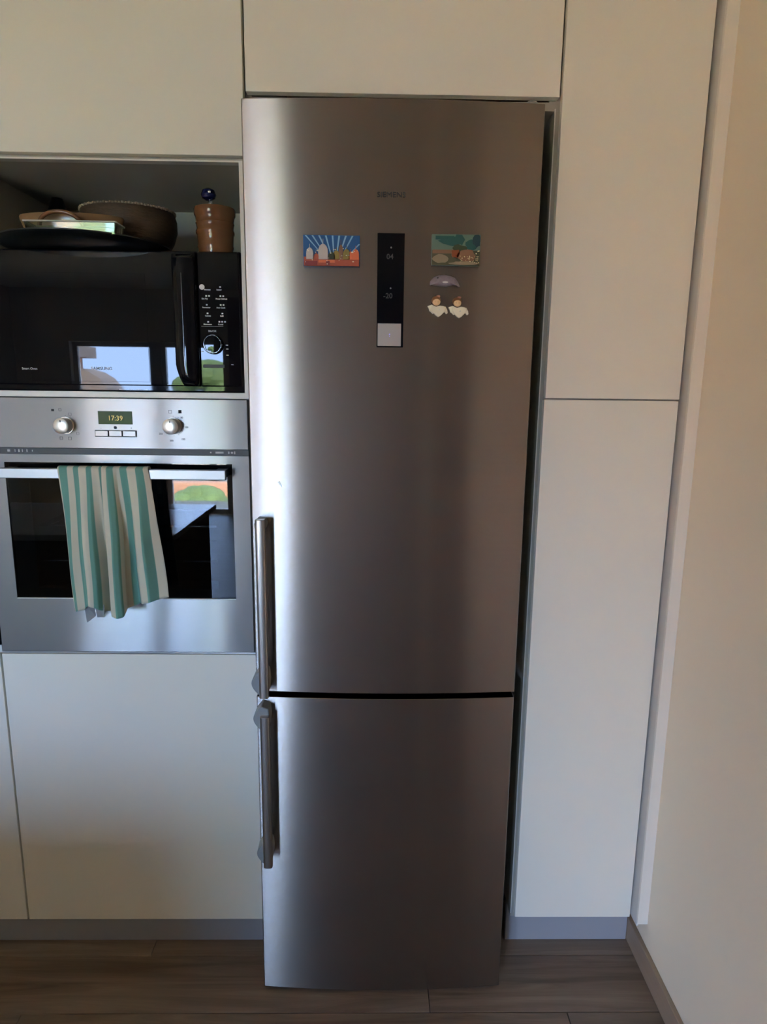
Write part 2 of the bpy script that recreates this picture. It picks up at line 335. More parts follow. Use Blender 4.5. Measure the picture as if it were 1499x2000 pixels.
# ------------------------------------------------------------------ pantry
pan = thing('pantry_cabinet', 'tall narrow white cupboard with two doors right of the fridge', 'cabinet', (0.80, 0.3, 0))
bx('door', lacquer, pan, 0.6505, 0.9485, 0.0, 0.019, 1.4515, 2.495, bev=0.0012, label='white upper door')
bx('door', lacquer, pan, 0.6485, 0.9475, 0.0, 0.019, 0.130, 1.4485, bev=0.0012, label='white lower door')
bx('side_panel', carcass, pan, 0.641, 0.657, 0.021, 0.61, 0.115, 2.495)
bx('side_panel', carcass, pan, 0.937, 0.952, 0.021, 0.61, 0.115, 2.495)
bx('edge_band', edge_m, pan, 0.641, 0.643, 0.019, 0.0215, 0.125, 2.04)
bx('shelf', carcass, pan, 0.657, 0.937, 0.0205, 0.60, 1.441, 1.459)
bx('bottom_panel', carcass, pan, 0.657, 0.937, 0.021, 0.60, 0.115, 0.130)

# ------------------------------------------------------------------ fridge freezer
FX0, FX1 = 0.0135, 0.5965
fr = thing('fridge_freezer', 'tall brushed steel fridge freezer with two vertical handles', 'fridge', (0.305, 0.25, 0))
bx('cabinet_body', mount_m, fr, 0.020, 0.590, -0.028, 0.57, 0.04, 2.000, bev=0.003, label='grey body behind the doors')
BOW = 0.0125
def frontY(x):
    t = (x - (FX0 + FX1) / 2) / ((FX1 - FX0) / 2)
    return -0.085 - BOW * (1 - abs(t) ** 2.0)
def fdoor(name, z0, z1):
    bm = bmesh.new(); n = 40; pts = []
    r = 0.004
    for i in range(n + 1):
        x = FX0 + (FX1 - FX0) * i / n
        pts.append((x, frontY(x)))
    pts[0] = (FX0 + 0.0008, frontY(FX0) + 0.0); pts[-1] = (FX1 - 0.0008, frontY(FX1))
    pts += [(FX1, frontY(FX1) + 0.003), (FX1, -0.032), (FX0, -0.032), (FX0, frontY(FX0) + 0.003)]
    prism(bm, pts, 2, z0, z1)
    return obj(name, bm, steel_f, fr, bev=0.0015, seg=2, smooth=True)
fdoor('fridge_door', 0.797, 2.008); fdoor('freezer_door', 0.012, 0.784)
bx('gasket', dark, fr, 0.022, 0.588, -0.0322, -0.0275, 0.10, 1.99)
bx('base_grille', dark, fr, 0.03, 0.58, -0.02, 0.02, 0.0, 0.04)
bm = bmesh.new(); lathe(bm, [(0.014, 0), (0.014, 0.008), (0.009, 0.012)], (0.575, -0.060, 2.008), n=20); obj('hinge_cover', bm, mount_m, fr, smooth=True)
def handle(z0, z1, mounts):
    bm = bmesh.new(); cx, cy = 0.0385, -0.127; pr = []
    for k in range(24):
        a = 2 * PI * k / 24; c, s = math.cos(a), math.sin(a)
        pr.append((cx + 0.0105 * math.copysign(abs(c) ** 0.55, c), cy + 0.0085 * math.copysign(abs(s) ** 0.6, s)))
    prism(bm, pr, 2, z0, z1)
    h = obj('handle', bm, steel_h, fr, bev=0.0012, smooth=True)
    for (zc, hl, bul) in mounts:
        bm = bmesh.new(); L = []
        for k in range(13):
            t = k / 12; L.append((0.029 - bul * math.sin(PI * t) ** 1.2, zc - hl + 2 * hl * t))
        L += [(0.046, zc + hl * 0.8), (0.048, zc), (0.046, zc - hl * 0.8)]
        prism(bm, L, 1, -0.124, -0.083)
        obj('handle_mount', bm, mount_m, h, bev=0.003, seg=3, smooth=True)
    return h
handle(0.802, 1.199, [(0.832, 0.032, 0.019), (1.185, 0.013, 0.004)])
handle(0.383, 0.758, [(0.748, 0.030, 0.017), (0.412, 0.030, 0.017)])
# logo and controls
yl = frontY(0.305)
def onf(x, d=0.0): return frontY(x) - d
text('logo', 'SIEMENS', 0.2745, 1.8335, onf(0.28, 0.0008), 0.0135, mat('logo_grey', (0.025, 0.022, 0.02), 0.5), fr, stretch=1.12, label='small dark grey lettering')
dp = bx('display_panel', blackgloss, fr, 0.2765, 0.3300, yl - 0.0018, yl + 0.012, 1.5505, 1.7675, bev=0.001)
bx('touch_pad', mat('pad_silver', (0.42, 0.40, 0.38), 0.4, 0.4), dp, 0.2785, 0.3255, yl - 0.003, yl, 1.5525, 1.5965, bev=0.0006, label='silver square pad below the black display')
text('digits', '04', 0.2945, 1.7190, yl - 0.0024, 0.0140, dim_print, dp, bold=0.0002); text('digits', '-20', 0.2890, 1.6450, yl - 0.0024, 0.0140, dim_print, dp, bold=0.0002)
for zz in (1.7405, 1.6640):
    bm = bmesh.new(); ball(bm, (0.3035, yl - 0.002, zz), 0.0017, (1, .4, 1), 10, 6); obj('indicator', bm, mat('ind', (0.2, 0.2, 0.2), 0.4), dp)
bm = bmesh.new(); ball(bm, (0.3025, yl - 0.003, 1.5755), 0.0013, (1, .4, 1), 10, 6); ball(bm, (0.3025, yl - 0.003, 1.5715), 0.0007, (1, .4, 1), 8, 6)
obj('status_light', bm, mat('blue_led', (0.2, 0.2, 0.8), 0.4, emit=(0.45, 0.45, 1.0), es=0.8), dp)
bm = bmesh.new()
for k in range(4): ball(bm, (0.0735 + 0.002 * k, onf(0.076, 0.0), 1.272 - 0.003 * k), 0.0022 - 0.0002 * k, (1.3, .3, .9), 8, 6)
obj('dent_mark', bm, mat('bare_metal', (0.9, 0.92, 0.92), 0.3, 0.3), fr, label='small pale chip near the left edge')

# ------------------------------------------------------------------ magnets
def paint(name, fn_nodes):
    m = bpy.data.materials.new(name); m.use_nodes = True; fn_nodes(m.node_tree, m.node_tree.nodes['Principled BSDF']); return m
def flatm(name, c, r=0.35, metal=0.0): return mat(name, c, r, metal)
sky_b = flatm('magnet_blue', (0.012, 0.10, 0.30)); ray_b = flatm('magnet_ray', (0.28, 0.52, 0.75)); redm = flatm('magnet_red', (0.42, 0.09, 0.045)); orm = flatm('magnet_orange', (0.70, 0.17, 0.07))
gold = flatm('magnet_gold', (0.55, 0.42, 0.14), 0.25, 0.7); grn = flatm('magnet_green', (0.05, 0.07, 0.03)); pale = flatm('magnet_pale', (0.55, 0.50, 0.48)); maroon = flatm('magnet_maroon', (0.22, 0.03, 0.035)); brown = flatm('magnet_brown', (0.25, 0.13, 0.07))
teal = flatm('magnet_teal', (0.02, 0.10, 0.09)); lteal = flatm('magnet_pale_teal', (0.14, 0.22, 0.17)); tanm = flatm('magnet_tan', (0.30, 0.24, 0.15)); olive = flatm('magnet_olive', (0.09, 0.09, 0.045)); rust = flatm('magnet_rust', (0.28, 0.07, 0.02)); glit = flatm('glitter', (0.85, 0.75, 0.42), 0.3, 0.0)
x0, x1, z0, z1 = 0.1310, 0.2420, 1.7040, 1.7615
yb = min(frontY(x0), frontY(x1))
m1 = thing('fridge_magnet', 'picture magnet with white rays on blue over red buildings', 'magnet', ((x0 + x1) / 2, yb, z0), 'magnets on the fridge door')
bx('base', sky_b, m1, x0, x1, yb - 0.004, yb + 0.004, z0, z1, bev=0.001)
for k in range(9):
    cxr, czr = 0.193, 1.692; xt = x0 + 0.005 + (x1 - x0 - 0.006) * k / 8.0; zt = z1 - 0.001
    if k == 8: xt, zt = x1 - 0.001, z1 - 0.016
    xm = cxr + (xt - cxr) * 0.45; zm = czr + (zt - czr) * 0.5; ww = 0.0017
    bm = bmesh.new(); prism(bm, [(xt - ww, zt), (xt + ww, zt), (xm + 0.001, zm), (xm - 0.001, zm)], 1, yb - 0.0047, yb - 0.0035); obj('ray', bm, ray_b, m1)
def dome(parent, x, z, w_, h, m, yy, tip=True):
    b0 = 1.7160; h = z + h - b0; z = b0
    bm = bmesh.new(); P = [(x - w_ / 2, z), (x + w_ / 2, z), (x + w_ / 2, z + h * .45)]
    P += [(x + w_ / 2 * math.cos(a), z + h * .45 + h * .45 * math.sin(a)) for a in [PI * q / 8 for q in range(1, 8)]] + [(x - w_ / 2, z + h * .45)]
    prism(bm, P, 1, yy - 0.0018, yy + 0.001)
    if tip: box(bm, x - 0.0005, x + 0.0005, yy - 0.001, yy, z + h * .85, z + h * 1.2)
    return obj('building', bm, m, parent, bev=0.0005, seg=1)
bx('foreground', redm, m1, x0 + 0.001, x1 - 0.001, yb - 0.0055, yb - 0.003, z0, z0 + 0.017, bev=0.0008)
for (x, z, w_, h, m) in ((.144, .016, .014, .020, pale), (.157, .014, .010, .010, redm), (.170, .022, .019, .022, pale), (.187, .017, .014, .010, grn), (.196, .018, .012, .013, gold), (.205, .013, .009, .030, brown), (.216, .015, .014, .019, gold), (.224, .013, .008, .016, orm), (.234, .010, .013, .024, orm)):
    dome(m1, x, z0 + z, w_, h, m, yb - 0.0055)
bx('foreground', maroon, m1, x0 + 0.003, x0 + 0.028, yb - 0.0062, yb - 0.0050, z0 + 0.001, z0 + 0.009)
bx('foreground', orm, m1, x0 + 0.03, x0 + 0.062, yb - 0.0064, yb - 0.0050, z0 + 0.006, z0 + 0.011)
bx('foreground', maroon, m1, x0 + 0.045, x0 + 0.052, yb - 0.0070, yb - 0.0050, z0 + 0.001, z0 + 0.009)
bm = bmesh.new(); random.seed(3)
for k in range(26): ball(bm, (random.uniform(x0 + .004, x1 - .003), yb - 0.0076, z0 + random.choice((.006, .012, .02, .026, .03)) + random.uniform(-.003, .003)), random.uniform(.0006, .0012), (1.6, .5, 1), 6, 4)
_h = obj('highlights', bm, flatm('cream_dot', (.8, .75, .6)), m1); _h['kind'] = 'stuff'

x0, x1, z0, z1 = 0.3830, 0.4790, 1.7085, 1.7665
yb = min(frontY(x0), frontY(x1))
m2 = thing('fridge_magnet', 'teal and brown picture magnet with gold glitter at lower right', 'magnet', ((x0 + x1) / 2, yb, z0), 'magnets on the fridge door')
bx('base', lteal, m2, x0, x1, yb - 0.005, yb + 0.003, z0, z1, bev=0.001)
def blob(parent, name, cx, cz, rx, rz, m, yy, jit=0.25, n=14, th=0.001):
    bm = bmesh.new(); P = [(cx + rx * (1 + random.uniform(-jit, jit)) * math.cos(2 * PI * q / n), cz + rz * (1 + random.uniform(-jit, jit)) * math.sin(2 * PI * q / n)) for q in range(n)]
    P = [(min(max(a, x0 + .0008), x1 - .0008), min(max(b, z0 + .0008), z1 - .0008)) for a, b in P]
    prism(bm, P, 1, yy - th, yy + th); return obj(name, bm, m, parent)
bx('ground_strip', olive, m2, x0 + .0006, x1 - .0006, yb - .0056, yb - .004, z0 + .0005, z0 + .028)
blob(m2, 'tree', .420, z1 - .013, .022, .008, teal, yb - .0055); blob(m2, 'tree', .436, z1 - .010, .010, .011, teal, yb - .0056)
blob(m2, 'tree', .462, z1 - .020, .014, .009, teal, yb - .0055); blob(m2, 'tree', .472, z1 - .012, .008, .012, mat('magnet_navy', (.02, .06, .07), .4), yb - .0058)
blob(m2, 'tree', .438, z0 + .032, .018, .006, grn, yb - .0062)
bx('hill', brown, m2, x0 + .002, .430, yb - .0060, yb - .0045, z0 + .022, z0 + .029)
blob(m2, 'roof', .430, z0 + .022, .009, .008, rust, yb - .0066); blob(m2, 'house', .400, z0 + .012, .016, .008, tanm, yb - .0064, .12)
blob(m2, 'house', .452, z0 + .018, .018, .012, brown, yb - .0066, .2); blob(m2, 'field', .448, z0 + .004, .026, .003, tanm, yb - .0070)
bx('banner', teal, m2, x0 + .007, x0 + .044, yb - .0066, yb - .0050, z1 - .0105, z1 - .0035)
bm = bmesh.new()
for k in range(34): ball(bm, (random.uniform(.438, .476), yb - 0.008, z0 + random.uniform(.004, .018)), random.uniform(.0005, .0011), (1.2, .5, 1), 6, 4)
for a, b in ((.474, .0265), (.4705, .022), (.476, .027)): ball(bm, (a, yb - .008, z0 + b), .0013, (1, .5, 1), 6, 4)
o = obj('glitter', bm, glit, m2); o['kind'] = 'stuff'

# grey lilac stone-like magnet
yb = frontY(0.41)
bm = bmesh.new(); n = 22; m_ = 10
prof = [(-.029, .002), (-.0285, .010), (-.022, .017), (-.012, .0215), (0, .0225), (.010, .0205), (.020, .017), (.0265, .010), (.031, .0005), (.029, .0), (.024, .003), (.017, .0035), (.012, .0015), (.004, .0), (-.008, .0005), (-.018, .0015), (-.026, .003)]
cxm, czm = .4105, 1.6690
ring0 = [bm.verts.new((cxm + a, yb + .001, czm + b)) for a, b in prof]; prev = ring0
for s, d in ((1.0, .002), (.82, .006), (.5, .0085)):
    ring = [bm.verts.new((cxm + a * s + .001 * (1 - s), yb - d + random.uniform(-.0004, .0004), czm + .010 + (b - .010) * s)) for a, b in prof]
    for i in range(len(prof)): bm.faces.new((prev[i], prev[(i + 1) % len(prof)], ring[(i + 1) % len(prof)], ring[i]))
    prev = ring
bm.faces.new(prev); bm.faces.new(ring0)
m3 = thing('fridge_magnet', 'lilac grey rounded lump magnet under the teal picture magnet', 'magnet', (cxm, yb, czm), 'magnets on the fridge door')
obj('body', bm, mat('lilac_stone', (.23, .19, .21), .28, noise=((120, 120, 120), .35)), m3, smooth=True)
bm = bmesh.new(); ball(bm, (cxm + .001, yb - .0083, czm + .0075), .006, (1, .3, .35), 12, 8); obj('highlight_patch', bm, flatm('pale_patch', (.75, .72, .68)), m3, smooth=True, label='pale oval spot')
bm = bmesh.new(); ball(bm, (cxm - .014, yb - .0066, czm + .0155), .002, (1, .5, 1), 10, 6); obj('eye', bm, flatm('dark_dot', (.05, .045, .04)), m3)

# two angel magnets
skin = flatm('angel_skin', (.80, .55, .30)); robe = flatm('angel_robe', (.85, .78, .60)); hairm = flatm('angel_hair', (.24, .10, .035))
def angel(cx, cz, lab):
    yb = frontY(cx)
    t = thing('angel_magnet', lab, 'magnet', (cx, yb, cz), 'pair of angel magnets')
    def sh(name, pts, m, d0, d1, bev=.001):
        bm = bmesh.new(); prism(bm, [(cx + a * 1.0, cz + b) for a, b in pts], 1, yb - d1, yb - d0 if d0 else yb + .001); return obj(name, bm, m, t, bev=bev, seg=2, smooth=True)
    sh('wing', [(-.021, .001), (-.012, .004), (-.006, .001), (-.004, -.010), (-.010, -.014), (-.014, -.010), (-.017, -.008), (-.018, -.004)], robe, 0, .005)
    sh('wing', [(.010, -.001), (.015, .001), (.019, -.006), (.020, -.012), (.017, -.014), (.013, -.009)], robe, 0, .005)
    sh('robe', [(-.012, .003), (-.004, .0), (.004, .002), (.012, .001), (.016, -.004), (.013, -.010), (.006, -.017), (.001, -.020), (-.004, -.017), (-.009, -.012), (-.014, -.006)], robe, .001, .008)
    bm = bmesh.new(); ball(bm, (cx - .004, yb - .005, cz + .0115), .0095, (1, .55, .95), 16, 10); obj('hair', bm, hairm, t, smooth=True)
    bm = bmesh.new(); ball(bm, (cx - .0035, yb - .0075, cz + .0085), .0078, (1, .55, .9), 16, 10); obj('face', bm, skin, t, smooth=True)
    bm = bmesh.new(); ball(bm, (cx, yb - .006, cz + .0195), .0032, (1.4, .6, .8), 10, 6); obj('bow', bm, flatm('angel_bow', (.45, .20, .13)), t, smooth=True)
    for s in (-1, 1):
        bm = bmesh.new(); ball(bm, (cx - .0035 + s * .0027, yb - .0116, cz + .0085), .0007, (1, .5, 1), 6, 4); obj('eye', bm, hairm, t)
    bm = bmesh.new(); ball(bm, (cx + .0025, yb - .0085, cz - .0065), .0013, (1, .7, 1), 10, 6); obj('gem', bm, flatm('gem_white', (.95, .95, .92), .1), t)
angel(0.3985, 1.6300, 'cream angel magnet, left one of the pair'); angel(0.4405, 1.6285, 'cream angel magnet, right one of the pair')

# ------------------------------------------------------------------ oven
OX0, OX1 = -0.5935, -0.0055
on = thing('built_in_oven', 'built-in steel oven with two knobs and a towel on its handle', 'oven', (-0.30, 0.3, 0.8525))
bx('oven_body', dark, on, -0.575, -0.020, 0.30, 0.58, 0.86, 1.435)
bx('control_panel', steel, on, OX0, OX1, -0.001, 0.018, 1.3300, 1.4405, bev=0.0015)
bx('vent_strip', dark, on, OX0 + 0.004, OX1 - 0.001, 0.004, 0.03, 1.316, 1.3305)
bm = bmesh.new(); WX0, WX1, WZ0, WZ1 = -0.5475, -0.0435, 0.9835, 1.2985
box(bm, OX0, WX0, -0.001, 0.018, 0.8535, 1.3165); box(bm, WX1, OX1, -0.001, 0.018, 0.8535, 1.3165)
box(bm, WX0, WX1, -0.001, 0.018, 0.8535, WZ0); box(bm, WX0, WX1, -0.001, 0.018, WZ1, 1.3165)
bmesh.ops.remove_doubles(bm, verts=bm.verts, dist=1e-5)
od = obj('oven_door', bm, steel, on)
bx('window_edge', edge_m, od, WX0, WX1, -0.0012, 0.004, WZ0 - 0.0012, WZ0 + 0.0006)
bx('glass', ovenglass, od, WX0, WX1, 0.0015, 0.006, WZ0, WZ1)
# cavity behind the glass
bm = bmesh.new(); cav = mat('oven_enamel', (0.05, 0.052, 0.056), 0.3)
box(bm, -0.56, -0.50, 0.008, 0.03, 0.96, 1.32); box(bm, -0.085, -0.03, 0.008, 0.03, 0.96, 1.32); box(bm, -0.50, -0.085, 0.008, 0.03, 0.96, 1.005); box(bm, -0.50, -0.085, 0.008, 0.03, 1.262, 1.32)
obj('window_mask', bm, black_m, od)
bm = bmesh.new(); box(bm, -0.56, -0.03, 0.29, 0.30, 0.93, 1.34); box(bm, -0.56, -0.55, 0.03, 0.30, 0.93, 1.34); box(bm, -0.04, -0.03, 0.03, 0.30, 0.93, 1.34); box(bm, -0.55, -0.04, 0.03, 0.30, 0.93, 0.94); box(bm, -0.55, -0.04, 0.03, 0.30, 1.33, 1.34)
obj('cavity', bm, cav, on)
for zz in (1.145, 1.060):
    bm = bmesh.new(); tube(bm, [(-0.53, 0.05, zz), (-0.06, 0.05, zz)], 0.003); tube(bm, [(-0.53, 0.26, zz), (-0.06, 0.26, zz)], 0.003)
    for k in range(14): tube(bm, [(-0.52 + k * 0.034, 0.05, zz), (-0.52 + k * 0.034, 0.26, zz)], 0.0015, 6)
    obj('rack', bm, mat('rack_wire', (.6, .6, .6), .25, 1.0), on, smooth=True)
hd = bx('handle', mat('handle_pale_alu', (0.30, 0.31, 0.32), 0.40, 1.0), on, -0.5600, -0.0480, -0.048, -0.036, 1.2685, 1.2905, bev=0.0015)
for a, b in ((-0.540, -0.520), (-0.075, -0.052)): bx('handle_post', dark, hd, a, b, -0.036, 0.003, 1.272, 1.288)
def oknob(cx, cz):
    bm = bmesh.new(); lathe(bm, [(0.0185, -0.001), (0.0185, -0.005), (0.0172, -0.0052), (0.0168, -0.026), (0.0155, -0.0268), (0.0, -0.0268001)][:-1], (cx, 0, cz), 'y', 40)
    k = obj('knob', bm, knob_m, on, smooth=True)
    bx('pointer', dark, k, cx - 0.001, cx + 0.001, -0.0272, -0.0265, cz + 0.008, cz + 0.013)
    return k
oknob(-0.4045, 1.3805); oknob(-0.1690, 1.3815)
dsp = bx('display', mat('display_glass', (0.03, 0.04, 0.03), 0.10, spec=0.08), on, -0.3330, -0.2585, -0.0018, 0.002, 1.3840, 1.4125, bev=0.0005)
text('digits', '17:39', -0.3120, 1.3925, -0.0022, 0.0150, mat('amber_digits', (.5, .4, .15), .5, emit=(1.0, .72, .25), es=.35), dsp)
for k in range(3): bx('button', steel, on, -0.3410 + 0.0303 * k, -0.3122 + 0.0303 * k, -0.0045, 0.0, 1.3575, 1.3700, bev=0.001)
bm = bmesh.new(); box(bm, -0.3425, -0.2500, -0.0014, 0, 1.3562, 1.3712); obj('button_frame', bm, dark, on)
gp = mat('oven_print', (.012, .012, .014), .6, spec=0.2)
bm = bmesh.new()
def sq(x, z, s, t=.0006):
    box(bm, x - s, x + s, -.0014, 0, z + s - t, z + s); box(bm, x - s, x + s, -.0014, 0, z - s, z - s + t); box(bm, x - s, x - s + t, -.0014, 0, z - s, z + s); box(bm, x + s - t, x + s, -.0014, 0, z - s, z + s)
sq(-.175, 1.4125, .0035); box(bm, -.157, -.150, -.0014, 0, 1.4095, 1.4165)
box(bm, -.434, -.428, -.0014, 0, 1.411, 1.416); sq(-.415, 1.4145, .0028); sq(-.394, 1.405, .003, .0004); sq(-.417, 1.3525, .0032); sq(-.398, 1.3520, .0035); sq(-.380, 1.363, .0028, .0004)
for kx, kz in ((-.1690, 1.3815), (-.4045, 1.3805)):
    for a in (90, 60, 30, 0, -30, -60, -90, -120, -150):
        if kx < -.3 and a not in (90, 60): continue
        r0, r1 = .0215, .0228; c, s = math.cos(math.radians(a)), math.sin(math.radians(a))
        box(bm, kx + r0 * c - .0006, kx + r0 * c + .0006, -.0014, 0, kz + r0 * s - .0006, kz + r0 * s + .0006)
obj('printed_symbols', bm, gp, on)['kind'] = 'stuff'
for s, x, z in (('100', -.1450, 1.3775), ('50', -.1530, 1.3985), ('150', -.1530, 1.3510), ('200', -.1790, 1.3475), ('250', -.2020, 1.3625)): text('lettering', s, x, z, -.0012, .0055, gp, on, bold=.0001)
text('lettering', '–', -.330, 1.3735, -.0012, .006, gp, on); text('lettering', '+', -.264, 1.3735, -.0012, .007, gp, on)
bm = bmesh.new(); lathe(bm, [(.0035, -.0014), (.0035, 0)], (-.2970, 0, 1.3768), 'y', 16); obj('clock_symbol', bm, mat('grey_ring', (.05, .055, .06), .6), on)
bm = bmesh.new()  # small pale grey marks near both ends of the vent strip
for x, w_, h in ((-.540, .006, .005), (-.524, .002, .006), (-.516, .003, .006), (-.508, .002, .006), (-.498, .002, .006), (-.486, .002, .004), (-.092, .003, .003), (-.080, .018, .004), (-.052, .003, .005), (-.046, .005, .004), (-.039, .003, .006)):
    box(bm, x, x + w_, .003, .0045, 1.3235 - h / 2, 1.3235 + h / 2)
obj('vent_marks', bm, mat('vent_mark_grey', (.45, .45, .45), .5), on)['kind'] = 'stuff'

# ------------------------------------------------------------------ towel
def stripes():
    m = bpy.data.materials.new('striped_cotton'); m.use_nodes = True; nt = m.node_tree; b = nt.nodes['Principled BSDF']
    uv = nt.nodes.new('ShaderNodeUVMap'); uv.uv_map = 'UVMap'; s = nt.nodes.new('ShaderNodeSeparateXYZ'); nt.links.new(uv.outputs[0], s.inputs[0])
    mu = nt.nodes.new('ShaderNodeMath'); mu.operation = 'MULTIPLY'; mu.inputs[1].default_value = 7.0; nt.links.new(s.outputs[0], mu.inputs[0])
    ad = nt.nodes.new('ShaderNodeMath'); ad.operation = 'ADD'; ad.inputs[1].default_value = 0.86; nt.links.new(mu.outputs[0], ad.inputs[0])
    fr_ = nt.nodes.new('ShaderNodeMath'); fr_.operation = 'FRACT'; nt.links.new(ad.outputs[0], fr_.inputs[0])
    r = nt.nodes.new('ShaderNodeValToRGB'); r.color_ramp.interpolation = 'LINEAR'; nt.links.new(fr_.outputs[0], r.inputs[0])
    e = r.color_ramp.elements; cr, g = (.62, .58, .47, 1), (.15, .33, .27, 1)
    e[0].position = 0; e[0].color = g; e[1].position = .43; e[1].color = g
    for p, c in ((.47, cr), (.96, cr)): q = e.new(p); q.color = c
    q = e.new(1.0); q.color = g
    nt.links.new(r.outputs[0], b.inputs['Base Color']); b.inputs['Roughness'].default_value = .9
    t = nt.nodes.new('ShaderNodeTexNoise'); t.inputs['Scale'].default_value = 900; bp = nt.nodes.new('ShaderNodeBump'); bp.inputs['Strength'].default_value = .25; bp.inputs['Distance'].default_value = .0006
    nt.links.new(t.outputs[0], bp.inputs['Height']); nt.links.new(bp.outputs[0], b.inputs['Normal'])
    return m
# cloth cross-section at the bar (u -> x, depth) and at the hem; each row blends the two
top = [(0, -.4070, .0), (.10, -.384, .0), (.22, -.363, .001), (.34, -.339, .002), (.44, -.320, .002), (.48, -.306, -.003), (.53, -.316, -.006), (.56, -.310, .006), (.60, -.298, .006), (.70, -.280, .001), (.80, -.258, .003), (.88, -.238, .006), (.95, -.222, .003), (1.0, -.214, -.001)]
bot = [(0, -.394, -.004), (.08, -.384, .010), (.18, -.366, .004), (.27, -.350, .016), (.34, -.336, .010), (.42, -.322, -.024), (.48, -.304, -.026), (.54, -.309, .012), (.60, -.288, .030), (.64, -.277, .022), (.69, -.284, -.022), (.77, -.256, -.026), (.83, -.240, .004), (.89, -.222, .012), (.94, -.206, -.004), (1.0, -.186, -.012)]
def interp(tab, u):
    for a, b in zip(tab, tab[1:]):
        if u <= b[0]:
            t = (u - a[0]) / (b[0] - a[0]); t = t * t * (3 - 2 * t) * .5 + t * .5
            return a[1] + (b[1] - a[1]) * t, a[2] + (b[2] - a[2]) * t
    return tab[-1][1], tab[-1][2]
bm = bmesh.new(); NU, NV = 110, 60; uvl = bm.loops.layers.uv.new('UVMap'); grid = []
for j in range(NV + 1):
    row = []
    for i in range(NU + 1):
        u = i / NU
        if j <= 10:      # back leg and wrap over the bar
            a = j / 10
            if a < .5: yy, zz = -.0315 , 1.225 + (a / .5) * .066
            else:
                th = (a - .5) / .5 * PI; yy, zz = -.0415 + .010 * math.cos(th), 1.2915 + .0045 * math.sin(th)
            x, d = interp(top, u); 
            d = d * max(0, (a - .5) * 2)
            row.append(bm.verts.new((x, yy - d, zz)))
        else:
            v = (j - 10) / (NV - 10); x1_, d1 = interp(top, u); x2_, d2 = interp(bot, u); s = v ** .8
            x = x1_ + (x2_ - x1_) * s; d = d1 + (d2 - d1) * min(1, v * 1.6)
            x += .004 * math.sin(5 * v + 9 * u) * v * (1 - v) * 2; d += .003 * math.sin(16 * u + 3 * v) * v
            hem = .968 + .030 * max(0, (u - .66) / .34) + .006 * math.sin(9 * u) + (.014 if .14 < u < .40 else 0) * math.sin((u - .14) / .26 * PI)
            row.append(bm.verts.new((x, -.0515 - max(d, -.002 - .026 * min(1, v * 3)), 1.2905 + (hem - 1.2905) * v)))
    grid.append(row)
for j in range(NV):
    for i in range(NU):
        f = bm.faces.new((grid[j][i], grid[j][i + 1], grid[j + 1][i + 1], grid[j + 1][i]))
        for lp, (a, b) in zip(f.loops, ((i, j), (i + 1, j), (i + 1, j + 1), (i, j + 1))): lp[uvl].uv = (a / NU, b / NV)
me = bpy.data.meshes.new('towel_cloth'); bm.to_mesh(me); bm.free(); me.materials.append(stripes())
for p in me.polygons: p.use_smooth = True
tw = thing('kitchen_towel', 'green and cream striped kitchen towel hanging over the oven handle', 'towel', (-.30, -.05, .96))
o = bpy.data.objects.new('cloth', me); C.objects.link(o); o.parent = tw; o.matrix_parent_inverse = Matrix.Translation(-Vector(tw.location))
s_ = o.modifiers.new('solid', 'SOLIDIFY'); s_.thickness = .0014; s_.offset = 0
bm = bmesh.new()
for side in ((-.374, -.350, -.006), (-.350, -.328, .004)):
    a, b, dy = side
    V = [bm.verts.new(p) for p in ((a, -.046, .985), (b, -.050 + dy * .3, .985), (b, -.050 - dy, .957), (a + .004, -.048, .942 if dy < 0 else .955))]
    bm.faces.new(V)
o = obj('care_label', bm, mat('grey_label', (.22, .23, .25), .6), tw, label='grey fabric label under the hem'); s_ = o.modifiers.new('solid', 'SOLIDIFY'); s_.thickness = .0008

# ------------------------------------------------------------------ microwave
MZ0, MZ1 = 1.4550, 1.7480
mw = thing('microwave_oven', 'black microwave with long vertical handle in the cabinet niche', 'microwave', (-0.29, 0.2, MZ0))
bx('housing', black_m, mw, -0.570, -0.0125, 0.028, 0.37, 1.4600, MZ1 - 0.002, bev=0.003)
bx('front_frame', blackgloss, mw, -0.575, -0.0118, 0.004, 0.028, MZ0 + 0.0002, MZ1, bev=0.003)
dd = bx('door', blackglass, mw, -0.572, -0.1060, -0.003, 0.006, 1.4680, 1.7455, bev=0.0025)
bx('window_pane', blackglass, dd, -0.470, -0.2140, -0.0036, -0.002, 1.4760, 1.7000, bev=0.0004)
cp = bx('control_panel', blackglass, mw, -0.1040, -0.0150, -0.003, 0.006, 1.4680, 1.7455, bev=0.0025)
bm = bmesh.new(); secs = []; N = 16
for k in range(31):
    t = k / 30; z = 1.7400 - t * (1.7400 - 1.4690)
    endt = min(1, (1 - t) / .16); w_ = .0255 * (1 - .42 * (1 - endt) ** 1.5); dpt = .020 * min(1, max(.05, math.sqrt(min(1, max(0, (1 - t)) / .06)))) * min(1, max(.2, math.sqrt(min(1, t / .04))))
    cx = -.1300 + (.004 * (1 - endt))
    ring = [bm.verts.new((cx - w_ * math.cos(PI * q / N), -.003 - dpt * math.sin(PI * q / N) ** .7 if 0 < q < N else -.003, z)) for q in range(N + 1)]
    secs.append(ring)
for A, B in zip(secs, secs[1:]):
    for q in range(N): bm.faces.new((A[q], A[q + 1], B[q + 1], B[q]))
bm.faces.new(secs[0]); bm.faces.new(secs[-1])
hm = obj('handle', bm, blackgloss, mw, smooth=True)
bx('grip_line', mat('grip_line', (.10, .10, .11), .2, .5), hm, -.1325, -.1315, -.0242, -.0225, 1.51, 1.70)
